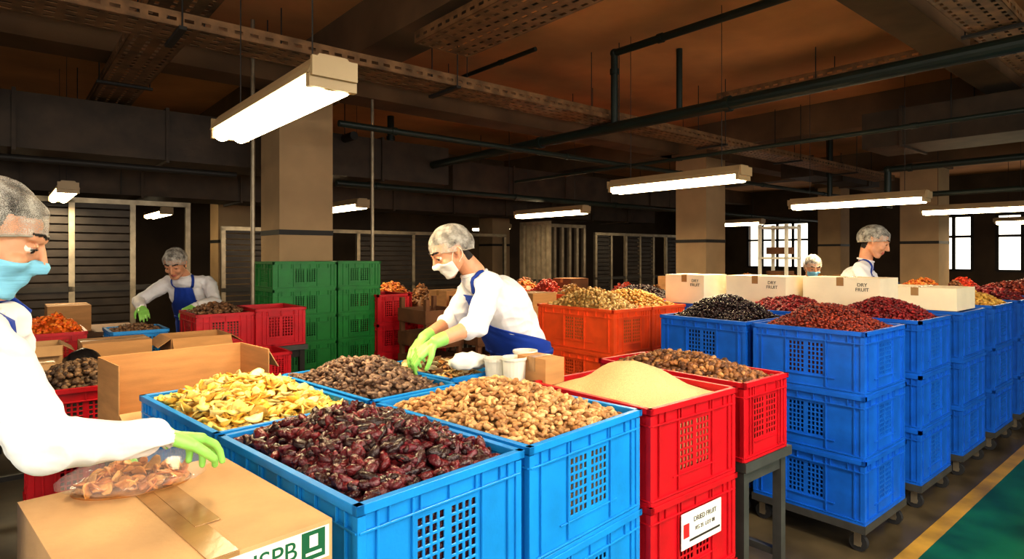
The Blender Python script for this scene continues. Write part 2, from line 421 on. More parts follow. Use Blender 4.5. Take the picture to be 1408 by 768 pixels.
    for a,b_,s in((2.35,6.25,.54),(8.85,5.72,.56),(12.9,3.7,.6),(14.9,6.1,.5),(8.7,11,.5),(3,11,.5)):
        f=MB(); f.box((0,0,(HC-.4)/2),(s,s,HC-.4),mcol); f.box((0,0,1.77),(s+.01,s+.01,.05),M_dark); f.box((0,0,.6),(s+.008,s+.008,.05),M_dark)
        f.box((0,0,HC-.45),(s+.1,s+.1,.1),mb)
        p=AB(a,b_); f.obj('concrete_column',(p.x,p.y,0),YA)
FILL_E=95  # power of the added fill lights
room()
def tray(a0,b0,length,along,width,z):
    f=MB(); n=int(length/.09); ub=[0];hol=set()
    for k in range(n):
        x=k*length/n; hol.add(len(ub)); ub+=[x+.02,x+.02+.05]
    ub.append(length)
    vb=[-width/2];vh=set(); nv=max(3,int(width/.07))
    for k in range(nv):
        y=-width/2+(k+.5)*width/nv; vh.add(len(vb)); vb+=[y-.012,y+.012]
    vb.append(width/2)
    if along=='a': o,u,v=(a0,b0,z),(1,0,0),(0,-1,0)
    else: o,u,v=(a0,b0,z),(0,1,0),(1,0,0)
    f.panel(o,u,v,(0,0,-1),ub,vb,lambda i,j:i in hol and j in vh,.004,M_galv)
    O=Vector(o);U=Vector(u);V=Vector(v)
    for s in(-1,1):
        hb=[0,.03,.05,.085]
        f.panel(O+V*(s*width/2),u,(0,0,1),V*s,ub,hb,lambda i,j:i in hol and j==1,.003,M_galv)
        k=0
        while k<length:
            f.cyl(O+U*k+V*(s*(width/2+.02)),Vector((*(O+U*k+V*(s*(width/2+.02))).xy,HC)),.005,M_dark,seg=6); k+=1.9
    k=0
    while k<length:
        c=O+U*k+Vector((0,0,-.015)); f.box(c,(width+.08,.04,.02) if along=='b' else (.04,width+.08,.02),M_dark); k+=1.9
    for q in(-.25,.05,.3):
        f.cyl(O+V*(q*width)+Vector((0,0,.03)),O+U*length+V*(q*width)+Vector((0,0,.03)),.016,M_dark,seg=6)
    f.obj('perforated_cable_tray',(0,0,0),YA)
tray(-3,4.05,15,'a',.32,2.85)
tray(2.45,-3.5,7.2,'b',.46,3.02)
tray(.85,.6,9,'b',.34,3.05)
tray(6.4,-3,6.8,'b',.4,3.28)
tray(-2,5.3,11,'a',.3,3.3)
tray(3.4,1.1,6,'a',.3,3.12)
def pipe_(pts,r,m=M_pipe,fl=True):
    f=MB(); P=[AB(*p) for p in pts]
    for p,q in zip(P[:-1],P[1:]):
        f.cyl(p,q,r,m,seg=16)
        if fl:
            d=(q-p).normalized(); L=(q-p).length; k=.5
            while k<L:
                f.cyl(p+d*k,p+d*(k+.05),r*1.25,m,seg=16); k+=2.2
    for p in P[1:-1]:
        V,F=ICO[2]; f.add([Vector(v)*r*1.25+p for v in V],[tuple(int(i) for i in q) for q in F],m)
    f.obj('overhead_pipe',smooth=False)
pipe_([(4.45,-4.5,2.75),(4.45,8.1,2.75),(4.45,8.1,3.6)],.05)
pipe_([(4.45,3.80,2.75),(4.45,3.80,3.45),(4.45,-4.5,3.45)],.034)
pipe_([(3.9,4.3,3.5),(3.9,6.6,3.5)],.022)
pipe_([(5.2,3.6,2.9),(5.2,3.6,3.6)],.03,fl=False)
pipe_([(2.2,4.9,2.66),(14,4.9,2.66)],.028)
pipe_([(3.0,6.75,2.38),(16,6.75,2.38)],.04)
pipe_([(-3,6.75,2.38),(1.9,6.75,2.38)],.03,M_dark)
pipe_([(5.6,6.6,2.58),(5.6,-2,2.58)],.02)
pipe_([(9.6,-2,2.75),(9.6,3.2,2.75),(9.6,3.2,2.2)],.045)
pipe_([(10.6,1.2,2.45),(10.6,4.4,2.45),(10.6,4.4,3.6)],.04)
pipe_([(1.7,.5,3.45),(1.7,3.7,3.45)],.03,M_dark)
pipe_([(3.2,6.7,2.95),(3.2,9.0,2.95)],.05,M_dark)
def duct(c,d,nm='ventilation_duct'):
    f=MB(); f.box(c,d,M_duct); ax=0 if d[0]>d[1] else 1; L=d[ax]; k=-L/2
    while k<=L/2+.01:
        cc=list(c); cc[ax]+=k; dd=[d[0]+.05,d[1]+.05,d[2]+.05]; dd[ax]=.03; f.box(cc,dd,M_duct); k+=1.2
    for k in(-L/3,L/3):
        for s in(-1,1):
            cc=list(c); cc[ax]+=k; cc[1-ax]+=s*(d[1-ax]/2+.03); f.cyl((cc[0],cc[1],c[2]-d[2]/2),(cc[0],cc[1],HC),.006,M_dark,seg=6)
    f.obj(nm,(0,0,0),YA)
duct((8.0,0.2,2.96),(.8,5.2,.4))
duct((1.2,7.3,2.75),(7,.7,.5))
duct((8.5,8.0,2.75),(6.5,.7,.45))
duct((-.5,6.0,2.95),(.6,1.6,.35))
duct((12,4.9,3.05),(3,.5,.3))
duct((5.5,9.4,2.55),(13,.8,.5))
M_tube=mat('fluorescent_tube',(255,240,200),.3,0,emit=(1,.82,.50),estr=14)
M_house=mat('luminaire_housing',(170,146,110),.45,.05)
def lamp(c,L=1.3,z=2.17,w=.19,e=26):
    f=MB(); 
    y=L/2; prof=[(-w/2,0),(-w/2+.01,.03),(-w*.28,.075),(w*.28,.075),(w/2-.01,.03),(w/2,0)]
    vs=[(x,s*y,zz+.02) for s in(-1,1) for x,zz in prof]; n=len(prof)
    fs=[(i,i+1,n+i+1,n+i) for i in range(n-1)]+[tuple(range(n))[::-1],tuple(range(n,2*n))]
    f.add(vs,fs,M_house); f.box((0,0,.022),(w,L,.004),M_house)
    for s in(-1,1): f.box((0,s*(y+.008),.045),(w*.9,.018,.07),M_house)
    for s in(-1,1): f.cyl((s*w*.24,-y+.03,0),(s*w*.24,y-.03,0),w*.2,M_tube,seg=14)
    for s in(-1,1):
        f.box((0,s*(y-.015),0),(w*.95,.03,.05),M_house)
        f.cyl((0,s*y*.7,.09),(0,s*y*.7,HC-z),.003,M_dark,seg=5)
    f.obj('hanging_fluorescent_lamp',(c[0],c[1],z),YA)
    if e: area((c[0],c[1],z-.05),w,L,e,(1,.80,.50),(0,0,YA))
for c,L,z,e in(((-1.06,2.70),1.3,2.17,26),((1.42,5.39),1.35,2.17,42),((3.81,6.8),1.4,2.12,42),((.58,9.35),1.5,2.17,55),((6.28,8.25),1.3,2.15,45),((-4.7,6.4),1.3,2.17,45),((-2.27,8.2),1.2,2.17,30),((-.5,14.5),1.3,2.17,30),((9.5,11),1.3,2.15,50),((4.5,12.5),1.3,2.17,50),((-5.5,9.5),1.3,2.17,0)):
    lamp(c,L,z,e=e)
for c in((1.9,1.4),(.6,-1.6),(-1.6,-.9),(2.6,-.6)):  # out-of-view fixtures added to brighten the foreground
    lamp(c,1.3,2.75,e=0)
    area((c[0],c[1],2.70),.5,1.3,82 if c[0]>0 else 34,(1,.92,.78),(0,0,YA))  # wide area light added under each unseen fixture
def frames(a0,b0,n,step,h,along='a',pan=True,name='steel_frame_partition'):
    f=MB()
    for k in range(n+1):
        c=(a0+k*step,b0,h/2) if along=='a' else (a0,b0+k*step,h/2); f.box(c,(.06,.06,h),M_metal)
        if k<n and pan and k%3!=1:
            for q in range(22):
                z=.1+q*h/22.5; cc=(a0+(k+.5)*step,b0,z) if along=='a' else (a0,b0+(k+.5)*step,z)
                f.box(cc,(step-.06,.015,h/22.5*.8) if along=='a' else (.015,step-.06,h/22.5*.8),M_shut)
    for z in(h,h*.52):
        c=(a0+n*step/2,b0,z) if along=='a' else (a0,b0+n*step/2,z); f.box(c,(n*step+.06,.06,.06) if along=='a' else (.06,n*step+.06,.06),M_metal if z==h else M_dark)
    f.obj(name,(0,0,0),YA)
frames(-1.2,8.9,5,.62,2.2)
frames(.1,7.8,2,.5,2.2,'b')
frames(2.6,9.9,5,1.1,1.95)
frames(7.2,8.3,8,.2,2.1,pan=False,name='tube_rack')
frames(7.2,7.6,5,.13,2.1,'b',pan=False,name='tube_rack')
frames(9.8,8.9,9,.5,2.0)
for a,b_ in((1.7,5.55),(3.05,5.95)):
    f=MB(); p=AB(a,b_); f.cyl((0,0,0),(0,0,HC),.018,M_metal); f.box((0,0,.01),(.12,.12,.02),M_metal); f.obj('steel_pole',(p.x,p.y,0),YA)
f=MB()
for x in(-.2,.2):
    for y in(-.2,.2): f.box((x,y,1.0),(.04,.04,2.0),M_white)
for z in(.3,.75,1.15,1.5,1.95): f.box((0,0,z),(.44,.44,.03),M_white)
for z in(1.2,1.55): f.box((.02,0,z+.06),(.25,.3,.1),M_brownbox)
f.obj('white_storage_rack',(3.98,9.1,0),YA)

# ================================================================ FRONT CRATE GROUP
def gcrate(p0,p1,q0,q1,m,n=3,H=.34):
    c=G((p0+p1)/2,(q0+q1)/2); crates(c,YG,p1-p0-.006,q1-q0-.006,H,m,n,1.02-n*H); return c
def gpile(c,W,L,rz,*a,**k): return pile(a[0],c,rz,W-.05,L-.05,*a[1:],**k)
c=gcrate(0,.53,0,.75,M_lblue)
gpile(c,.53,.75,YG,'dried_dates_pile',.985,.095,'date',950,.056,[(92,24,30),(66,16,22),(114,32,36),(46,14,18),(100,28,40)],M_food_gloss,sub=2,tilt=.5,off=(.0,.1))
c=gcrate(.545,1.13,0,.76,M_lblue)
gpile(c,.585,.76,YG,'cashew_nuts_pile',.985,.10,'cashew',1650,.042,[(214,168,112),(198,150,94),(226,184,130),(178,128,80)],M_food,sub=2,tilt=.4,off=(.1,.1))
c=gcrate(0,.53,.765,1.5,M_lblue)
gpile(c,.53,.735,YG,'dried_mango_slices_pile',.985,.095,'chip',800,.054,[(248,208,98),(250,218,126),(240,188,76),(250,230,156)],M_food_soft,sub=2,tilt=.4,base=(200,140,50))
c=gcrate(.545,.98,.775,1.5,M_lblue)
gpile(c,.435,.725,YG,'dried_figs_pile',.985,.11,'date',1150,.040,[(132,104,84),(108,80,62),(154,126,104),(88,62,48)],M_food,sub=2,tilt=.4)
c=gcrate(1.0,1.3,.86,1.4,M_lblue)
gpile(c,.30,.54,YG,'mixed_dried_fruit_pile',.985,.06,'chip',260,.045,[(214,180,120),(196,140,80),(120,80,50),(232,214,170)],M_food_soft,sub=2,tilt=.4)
A_=lambda o,da,db:Vector((o[0]+da*math.cos(YA)-db*math.sin(YA),o[1]+da*math.sin(YA)+db*math.cos(YA),0))
n1=(.475,2.09)
c=A_(n1,.28,.31); crates(c,YA,.56,.62,.34,M_red,3,0)
pile('fine_grain_heap',c,YA,.52,.58,.99,.135,'x',0,.01,[(226,196,140)],M_powder,sharp=.70)
b=MB(); b.box((0,0,0),(.26,.002,.13),M_label)
lb=b.obj('shipping_label',tuple(A_(n1,.30,-.004)+Vector((0,0,.55))),YA)
text('label_text','DRIED FRUIT',.026,M_ink,(.02,-.002,0.03),(math.pi/2,0,0),lb)
text('label_text','KG 25  LOT 08',.02,M_ink,(.02,-.002,-.005),(math.pi/2,0,0),lb)
b=MB(); b.box((-.1,-.0015,.0),(.035,.001,.05),M_rink); b.box((.02,-.0015,-.040),(.2,.001,.008),M_ink); b.obj('label_mark',parent=lb)
n2=(.955,2.51)
c2=A_(n2,.19,.40); crates(c2,YA,.38,.8,.33,M_red,1,.69)
pile('mixed_nuts_pile',c2,YA,.34,.76,.985,.08,'walnut',800,.034,[(156,104,58),(126,80,44),(182,132,80),(100,64,38)],M_food,sub=2)
table('steel_cart',A_(n2,.21,.42),YA,(.40,.84),.688,M_cart,M_cart)
# ================================================================ RIGHT BLUE STACKS
S0=(1.815,3.14)
H3=.333
def stack(i,j,m=M_blue,dl=True,n=3,W=.60,L=.62,pa=.86,pb=.655):
    c=A_(S0,i*pa+W/2,j*pb+L/2); crates(c,YA,W,L,H3,m,n,.15+(3-n)*H3)
    dolly(c,YA,W,L,.15)
    return c
RED1=[(140,46,26),(118,34,20),(160,62,34),(94,26,18)]
RED2=[(134,24,28),(104,16,22),(164,38,38)]
BLK=[(46,28,30),(60,38,36),(34,22,24)]
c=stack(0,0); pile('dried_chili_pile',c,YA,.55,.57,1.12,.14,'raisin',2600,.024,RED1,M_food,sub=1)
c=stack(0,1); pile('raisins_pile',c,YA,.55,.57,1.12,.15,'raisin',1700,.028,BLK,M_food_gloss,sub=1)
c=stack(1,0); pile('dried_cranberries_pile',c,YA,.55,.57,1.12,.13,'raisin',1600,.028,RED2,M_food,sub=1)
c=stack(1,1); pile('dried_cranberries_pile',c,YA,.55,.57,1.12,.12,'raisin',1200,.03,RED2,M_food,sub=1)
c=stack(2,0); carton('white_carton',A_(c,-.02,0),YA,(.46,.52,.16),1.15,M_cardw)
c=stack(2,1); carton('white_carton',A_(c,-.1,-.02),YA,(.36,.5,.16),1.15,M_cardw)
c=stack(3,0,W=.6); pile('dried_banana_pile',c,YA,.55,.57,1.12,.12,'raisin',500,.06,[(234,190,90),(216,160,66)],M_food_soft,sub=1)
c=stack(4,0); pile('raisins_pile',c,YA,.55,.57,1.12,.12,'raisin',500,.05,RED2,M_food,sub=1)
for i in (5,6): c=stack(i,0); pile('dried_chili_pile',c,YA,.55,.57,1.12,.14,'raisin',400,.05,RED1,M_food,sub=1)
for x,y,Ly in [(1.56,5.19,.40),(2.02,4.87,.52),(2.50,4.53,.56)]:
    carton('white_carton',(x,y),YA,(.34,Ly-.03,.235),1.15,M_cardw,txt='DRY\nFRUIT')
crates((1.60,5.26),YA,.46,.56,H3,M_blue,3,.15); dolly((1.60,5.26),YA,.46,.56,.15)
crates((2.05,4.90),YA,.46,.56,H3,M_blue,3,.15); dolly((2.05,4.90),YA,.46,.56,.15)
On=(.74,4.40)
for k,(nm,h,cols,mm,sz) in enumerate((('shelled_nuts_pile',.15,[(210,170,96),(184,138,70),(224,190,122)],M_food,.036),('shelled_nuts_pile',.13,[(216,164,76),(194,140,60)],M_food,.036),('dark_prunes_pile',.12,BLK,M_food_gloss,.036))):
    c=A_(On,.22+.45*k,.42) if k<2 else (1.28,6.02); crates(c,YA,.44,.82,.333,M_orange,3,.15); dolly(c,YA,.44,.82,.15); pile(nm,c,YA,.40,.78,1.12,h,'walnut',800,sz,cols,mm,sub=1)

# ================================================================ NEAR CARTON
nc_=G(-.265,.295); b=MB()
bw,bl,bh=.43,.57,.42
b.box((0,0,bh/2),(bw,bl,bh),M_card2)
b.box((0,0,bh+.0012),(.004,bl*.98,.0008),M_cardin)
b.box((.0,0,bh+.001),(.055,bl,.0016),M_tape); b.box((.0,-bl/2-.001,bh-.05),(.055,.0016,.1),M_tape)
b.box((.03,.05,bh+.0022),(.05,.36,.0012),M_tape)
nb=b.obj('cardboard_carton',(nc_.x,nc_.y,.592),YG,bevel=.004)
b=MB(); b.box((0,-bl/2-.0022,bh-.040),(bw*.96,.0012,.064),M_label); b.box((bw*.40,-bl/2-.0032,bh-.038),(.05,.001,.056),M_gink); b.box((bw*.40,-bl/2-.0042,bh-.030),(.018,.0006,.024),M_label); b.box((bw*.40,-bl/2-.0042,bh-.054),(.034,.0006,.006),M_label)
b.obj('printed_band',parent=nb)
text('printed_text','LJSPB',.050,M_gink,(.138,-bl/2-.0035,bh-.038),(math.pi/2,0,0),nb,align='RIGHT')
table('packing_table',G(-.27,.30),YG,(.5,.62),.590,M_wood)
bc=(-.885,1.43)
pile('dried_apricot_slices',bc,math.radians(30),.24,.16,1.016,.035,'chip',110,.042,[(222,150,78),(236,174,100),(200,122,60)],M_food_soft,sub=2,round_=True,depth=.0)
V,F=ICO[3]; V=V.copy(); n=nz(V,3,4); n2=nz(V,8,5); V*= (1+.14*n+.14*n2)[:,None]; V*=np.array([.155,.112,.036]); V[:,2]=np.maximum(V[:,2],-.028); 
me=fastmesh('clear_plastic_bag',V,F,[M_clear]); bo=newobj('clear_plastic_bag',me,(bc[0]+.01,bc[1],1.043),math.radians(30))

# ================================================================ LEFT SIDE
p=G(.24,1.70); b=MB(); x,y,z,t=.58,.30,.33,.005
b.box((0,0,t/2),(x,y,t),M_card)
b.box((0,y/2,z/2),(x,t,z),M_card); b.box((0,-y/2,z*.22),(x,t,z*.44),M_card)
b.box((-x/2,0,z/2),(t,y,z),M_card); b.box((x/2,0,z/2),(t,y,z),M_card)
R=Matrix.Rotation(math.radians(25),3,'X'); b.box(Vector((0,-y/2,z*.44))+R@Vector((0,-.05,0)),(x,.1,.004),M_card2,mtx=R)
R=Matrix.Rotation(math.radians(60),3,'Y'); b.box(Vector((x/2,0,z))+R@Vector((.05,0,0)),(.1,y-.02,.004),M_card2,mtx=R)
b.obj('open_carton',(p.x,p.y,.80),YG,bevel=.0015)
table('packing_table',G(.25,1.70),YG,(.60,.32),.798,M_wood)
crates((-2.06,2.92),YA,.42,.5,.28,M_red,3,.12); table('low_pallet_table',(-2.06,2.92),YA,(.44,.52),.118,M_wood)
pile('dried_figs_pile',(-2.06,2.92),YA,.38,.46,.93,.11,'walnut',500,.036,[(100,76,54),(74,54,40),(126,98,70)],M_food,sub=1)
table('packing_table',(-2.75,3.95),YA,(1.9,1.0),.82,M_wood)
table('packing_table',(-3.85,5.3),YA,(1.0,.7),.9,M_wood)
carton('cardboard_carton',(-2.5,3.85),YA,(.36,.3,.2),.82,M_card)
carton('open_carton',(-2.12,4.1),YA,(.36,.34,.2),.82,M_card,op=True,flap=.5)
carton('open_carton',(-2.95,3.75),YA,(.3,.3,.18),.82,M_card2,op=True,flap=.5)
carton('cardboard_carton',(-2.72,3.42),YA,(.26,.2,.12),.82,M_card2)
V,F=ICO[3]; V=V*(1+.18*nz(V,2.5,3)+.1*nz(V,6,7))[:,None]*np.array([.10,.10,.11]); V[:,2]=np.maximum(V[:,2],-.09)
newobj('black_plastic_bag',fastmesh('black_plastic_bag',V,F,[M_polybag]),(-2.42,3.45,.912))
crates((-3.25,4.3),YA,.4,.5,.2,M_red,1,.822); pile('dried_apricots_pile',(-3.25,4.3),YA,.37,.46,1.0,.11,'raisin',260,.045,[(250,130,34),(236,104,24),(250,152,56)],M_food_soft,sub=1)
crates((-2.72,4.42),YA,.36,.4,.2,M_lblue,1,.822)
pile('dried_figs_pile',(-2.72,4.42),YA,.32,.36,.99,.05,'walnut',200,.036,[(110,80,56),(140,104,70)],M_food,sub=1,depth=.15)
carton('cardboard_carton',(-3.85,5.3),YA,(.3,.4,.22),.9,M_card)
c=(-2.32,4.80); crates(c,YA,.42,.54,.27,M_red,1,.84); crates(c,YA,.42,.54,.27,M_red,3,.03); pile('dried_figs_pile',c,YA,.38,.50,1.09,.07,'walnut',300,.04,[(106,74,50),(140,100,66)],M_food,sub=1)
c=(-1.98,5.02); crates(c,YA,.40,.5,.3,M_red,1,.83)
table('steel_cart',c,YA,(.42,.52),.828,M_cart,M_dark)
crates((-1.84,4.5),YA,.3,.4,.2,M_red,1,.65); table('steel_cart',(-1.84,4.5),YA,(.32,.42),.648,M_cart,M_dark)
g0=(-2.10,5.36)
for off,W in((.30,.60),(.83,.45)):
    c=A_(g0,off,.25); crates(c,YA,W,.5,.247,M_green,6,0.005)
crates((-1.33,6.25),YA,.36,.5,.29,M_red,4,.0); 
crates((-1.0,6.65),YA,.36,.5,.29,M_red,3,.0)
table('steel_table',(.04,2.76),YA,(.30,.24),.975,M_cart,M_cart)
for x,y,h in((-.07,2.73,.115),(.01,2.67,.13),(.06,2.79,.14)):
    b=MB(); seg=20; vs=[];fs=[]
    for r,z in((.046,0),(.053,h),(.057,h),(.057,h-.012),(.050,h-.012)): 
        vs+=[(r*math.cos(6.2832*i/seg),r*math.sin(6.2832*i/seg),z) for i in range(seg)]
    for k in(0,1,2): 
        for i in range(seg): j=(i+1)%seg; fs.append((k*seg+i,k*seg+j,(k+1)*seg+j,(k+1)*seg+i))
    fs.append(tuple(range(seg))[::-1]); b.add(vs,fs,M_white)
    b.cyl((0,0,h-.03),(0,0,h-.02),.050,M_card2,seg=20)
    b.obj('white_plastic_tub',(x,y,.976),0)
carton('cardboard_carton',(.125,2.67),YA,(.11,.18,.11),1.0,M_card)
V,F=ICO[3]; V=V*(1+.3*nz(V,2.5,3)+.2*nz(V,7,7))[:,None]*np.array([.09,.06,.04])
newobj('white_paper_sack',fastmesh('white_paper_sack',V,F,[M_label]),(-.20,2.76,1.07),YA)

# ================================================================ BACKGROUND CLUTTER
rr=random.Random(3)
BR=[[(170,116,64),(140,92,50)],[(216,166,90),(190,136,70)],[(130,84,50),(104,66,42)],[(214,70,36),(186,50,30)],[(228,146,60),(210,112,50)],[(110,74,52),(88,56,40)]]
tabs=[(-.35,7.3,1.8),(1.25,7.8,1.6),(.2,9.4,2.0),(1.95,9.2,1.4),(4.5,8.6,1.6),(6.2,9.9,2.2),(5.2,7.0,1.6),(-1.75,8.8,1.4),(6.4,12.0,2),(2.35,6.8,.9),(4.3,10.9,2)]
for (x,y,L) in tabs:
    table('sorting_table',(x,y),YA,(.95,L),.82,M_wood)
    t=-L/2+.25
    while t<L/2-.2:
        for s in(-.23,.23):
            c=A_((x,y),s,t); q=rr.random()
            if q<.35:
                pile('dried_fruit_heap',c,YA,.44,.46,.822,rr.uniform(.22,.36),'walnut',150,.05,rr.choice(BR),M_food,sub=1,round_=True,depth=0)
            elif q<.75:
                m=rr.choice([M_blue,M_red,M_red,M_orange,M_orange]); crates(c,YA,.40,.44,.22,m,1,.821)
                pile('dried_fruit_heap',c,YA,.37,.41,1.02,rr.uniform(.08,.18),'walnut',130,.05,rr.choice(BR),M_food,sub=1)
            elif q<.97:
                carton('cardboard_carton',c,YA,(.36,.38,rr.uniform(.2,.42)),.82,rr.choice([M_card,M_brownbox]))
        t+=.5
for x,y in((-.78,5.85),(-.32,6.05)):
    b=MB()
    for k in range(5):
        for s in(-1,1):
            b.box((s*.2,0,.1+k*.22),(.02,.5,.12),M_brownbox); b.box((0,s*.24,.1+k*.22),(.4,.02,.12),M_brownbox)
        b.box((0,0,.04+k*.22),(.4,.5,.02),M_brownbox)
    for s in(-1,1):
        for t in(-1,1): b.box((s*.18,t*.22,.58),(.04,.04,1.12),M_brownbox)
    b.obj('wooden_crate_rack',(x,y,0),YA)

# ================================================================ PEOPLE
def cone_mesh(a,b,ra,rb,seg=18,rings=6):
    a=Vector(a);b=Vector(b); d=(b-a); L=d.length
    d=d/L if L>1e-6 else Vector((0,0,1)); u=d.orthogonal().normalized(); w=d.cross(u)
    vs=[a-d*ra];fs=[]
    rows=[]
    for k in range(1,rings+1):
        t=math.pi/2*k/rings; rows.append((a-d*ra*math.cos(t),ra*math.sin(t)))
    for k in range(rings):
        t=math.pi/2*(1-k/rings); rows.append((b+d*rb*math.cos(t),rb*math.sin(t)))
    for c,r in rows:
        for i in range(seg):
            p=6.283185*i/seg; vs.append(c+(u*math.cos(p)+w*math.sin(p))*r)
    vs.append(b+d*rb); n=len(rows)
    for i in range(seg): fs.append((0,1+(i+1)%seg,1+i))
    for k in range(n-1):
        for i in range(seg):
            j=(i+1)%seg; fs.append((1+k*seg+i,1+k*seg+j,1+(k+1)*seg+j,1+(k+1)*seg+i))
    e=len(vs)-1
    for i in range(seg): fs.append((e,1+(n-1)*seg+i,1+(n-1)*seg+(i+1)%seg))
    return vs,fs
RG={'torso':0,'sleeve':1,'skin':2,'glove':3,'trouser':4,'shoe':5,'lips':6,'hair':7,'brow':8}
RM=[M_shirt,M_shirt,M_skin,M_glove,M_trs,M_shoe,M_lips,M_hair,M_hair]
class Fig:
    def __init__(s): s.p=[]; s.folds=[]
    def cone(s,a,b,ra,rb,reg): s.p.append(('c',Vector(a),Vector(b),ra,rb,RG[reg]))
    def ell(s,c,r,R,reg): s.p.append(('e',Vector(c),r,R,0,RG[reg]))
    def build(s,name,voxel,parent,headM,hs=1.0,shirtnoise=.005):
        b=MB()
        for p in s.p:
            if p[0]=='c': vs,fs=cone_mesh(p[1],p[2],p[3],p[4])
            else:
                V,F=ICO[3]; vs=[p[3]@Vector((v[0]*p[2][0],v[1]*p[2][1],v[2]*p[2][2]))+p[1] for v in V]; fs=[tuple(int(i) for i in f) for f in F]
            b.add(vs,fs,M_shirt)
        o=newobj('tmp',b.mesh('tmp'))
        r=o.modifiers.new('r','REMESH'); r.mode='VOXEL'; r.voxel_size=voxel; r.adaptivity=0
        sm=o.modifiers.new('s','SMOOTH'); sm.factor=.5; sm.iterations=3
        dg=bpy.context.evaluated_depsgraph_get(); me=bpy.data.meshes.new_from_object(o.evaluated_get(dg))
        bpy.data.objects.remove(o)
        me.name=name
        nV=len(me.vertices); V=np.zeros(nV*3); me.vertices.foreach_get('co',V); V=V.reshape(-1,3)
        Nn=np.zeros(nV*3); me.vertices.foreach_get('normal',Nn); Nn=Nn.reshape(-1,3)
        Hi=np.array(headM.inverted())
        def classify(P):
            best=np.full(len(P),1e9); reg=np.zeros(len(P),int)
            for p in s.p:
                if p[0]=='c':
                    a=np.array(p[1]);d=np.array(p[2])-a; L2=max(d@d,1e-9); t=np.clip((P-a)@d/L2,0,1)
                    ds=np.linalg.norm(P-a-t[:,None]*d,axis=1)-(p[3]+t*(p[4]-p[3]))
                else:
                    R=np.array(p[3]); q=(P-np.array(p[1]))@R/np.array(p[2]); l=np.linalg.norm(q,axis=1); ds=(l-1)*min(p[2])
                k=ds<best; best[k]=ds[k]; reg[k]=p[5]
            hp=(P@Hi[:3,:3].T+Hi[:3,3])/hs
            fr=(hp[:,1]>.02)
            hm=(np.linalg.norm(hp-np.array([0,-.01,.02]),axis=1)<.14)&np.isin(reg,[2,8])&np.where(fr,hp[:,2]>.062+.25*(hp[:,1]-.02),(hp[:,2]>-.075))&(np.abs(hp[:,0])<.083)
            side=(hp[:,1]>-.035)&(hp[:,1]<=.02)&(hp[:,2]<.03)
            hm&=~side
            reg[hm]=RG['hair']; return reg
        reg=classify(V)
        idx=np.nonzero(reg<=1)[0]; disp=np.zeros(nV)
        for i in idx:
            v=Vector(V[i]); a=noise.noise(v*8+Vector((3,1,7)))
            q=v+Vector((noise.noise(v*5),noise.noise(v*5+Vector((9,9,9))),0))*.05
            c=1-abs(noise.noise(Vector((q.x*8,q.y*8,q.z*19)))); c2=1-abs(noise.noise(Vector((q.x*13+5,q.y*13,q.z*11+q.x*9))))
            k=0.7
            for fp,frad in s.folds: k=max(k,2.1*math.exp(-((v-fp).length/frad)**2))
            disp[i]=shirtnoise*(a*.8+((c-.8)*3.0+(c2-.8)*2.5)*k)
        V2=V+Nn*disp[:,None]; me.vertices.foreach_set('co',V2.ravel().astype(np.float32))
        nf=len(me.polygons); C=np.zeros(nf*3); me.polygons.foreach_get('center',C); fr=classify(C.reshape(-1,3))
        me.materials.clear()
        for m in RM: me.materials.append(m)
        me.polygons.foreach_set('material_index',fr.astype(np.int32)); me.polygons.foreach_set('use_smooth',np.ones(nf,dtype=bool)); me.update()
        ob=newobj(name,me,parent=parent)
        verts=[Vector(v) for v in V2]
        fl=[tuple(p.vertices) for p in me.polygons]
        s.bvh_t=BVHTree.FromPolygons(verts,[f for f,r_ in zip(fl,fr) if r_ in(0,4)])
        s.bvh_h=BVHTree.FromPolygons(verts,[f for f,r_ in zip(fl,fr) if r_ in(2,6,7,8)])
        return ob
def hand(F,w,d,n,side,curl=.5,s=1.0,reg='glove'):
    w=Vector(w); d=Vector(d).normalized(); n=Vector(n); n=(n-d*n.dot(d)).normalized(); sd=d.cross(n)*side
    for i,(off,le) in enumerate(((.031,.95),(.0105,1.05),(-.0105,1.0),(-.030,.80))):
        k=w+d*(.088-.004*abs(i-1))*s+sd*off*s
        F.cone(w+d*.015*s+sd*off*.45*s,k,.0165*s,.0125*s,reg)
        dirv=d+sd*off*2.6; dirv.normalize(); p=k; ang=0
        for L_,c_,r_ in((.042,.55,.0092),(.027,.9,.0084),(.022,.6,.0076)):
            ang+=curl*c_*(1+.12*i); q=dirv*math.cos(ang)+n*math.sin(ang)
            e=p+q*L_*le*s; F.cone(p,e,(r_+.0006)*s,r_*s,reg); p=e
    t0=w+d*.022*s+sd*.022*s; t1=t0+(d*.6+sd*.75+n*.35).normalized()*.040*s; t2=t1+(d*.85+sd*.35+n*.5).normalized()*.032*s; t3=t2+(d*.9+sd*.05+n*.5).normalized()*.026*s
    F.cone(t0,t1,.017*s,.0125*s,reg);F.cone(t1,t2,.012*s,.0105*s,reg);F.cone(t2,t3,.0105*s,.009*s,reg)
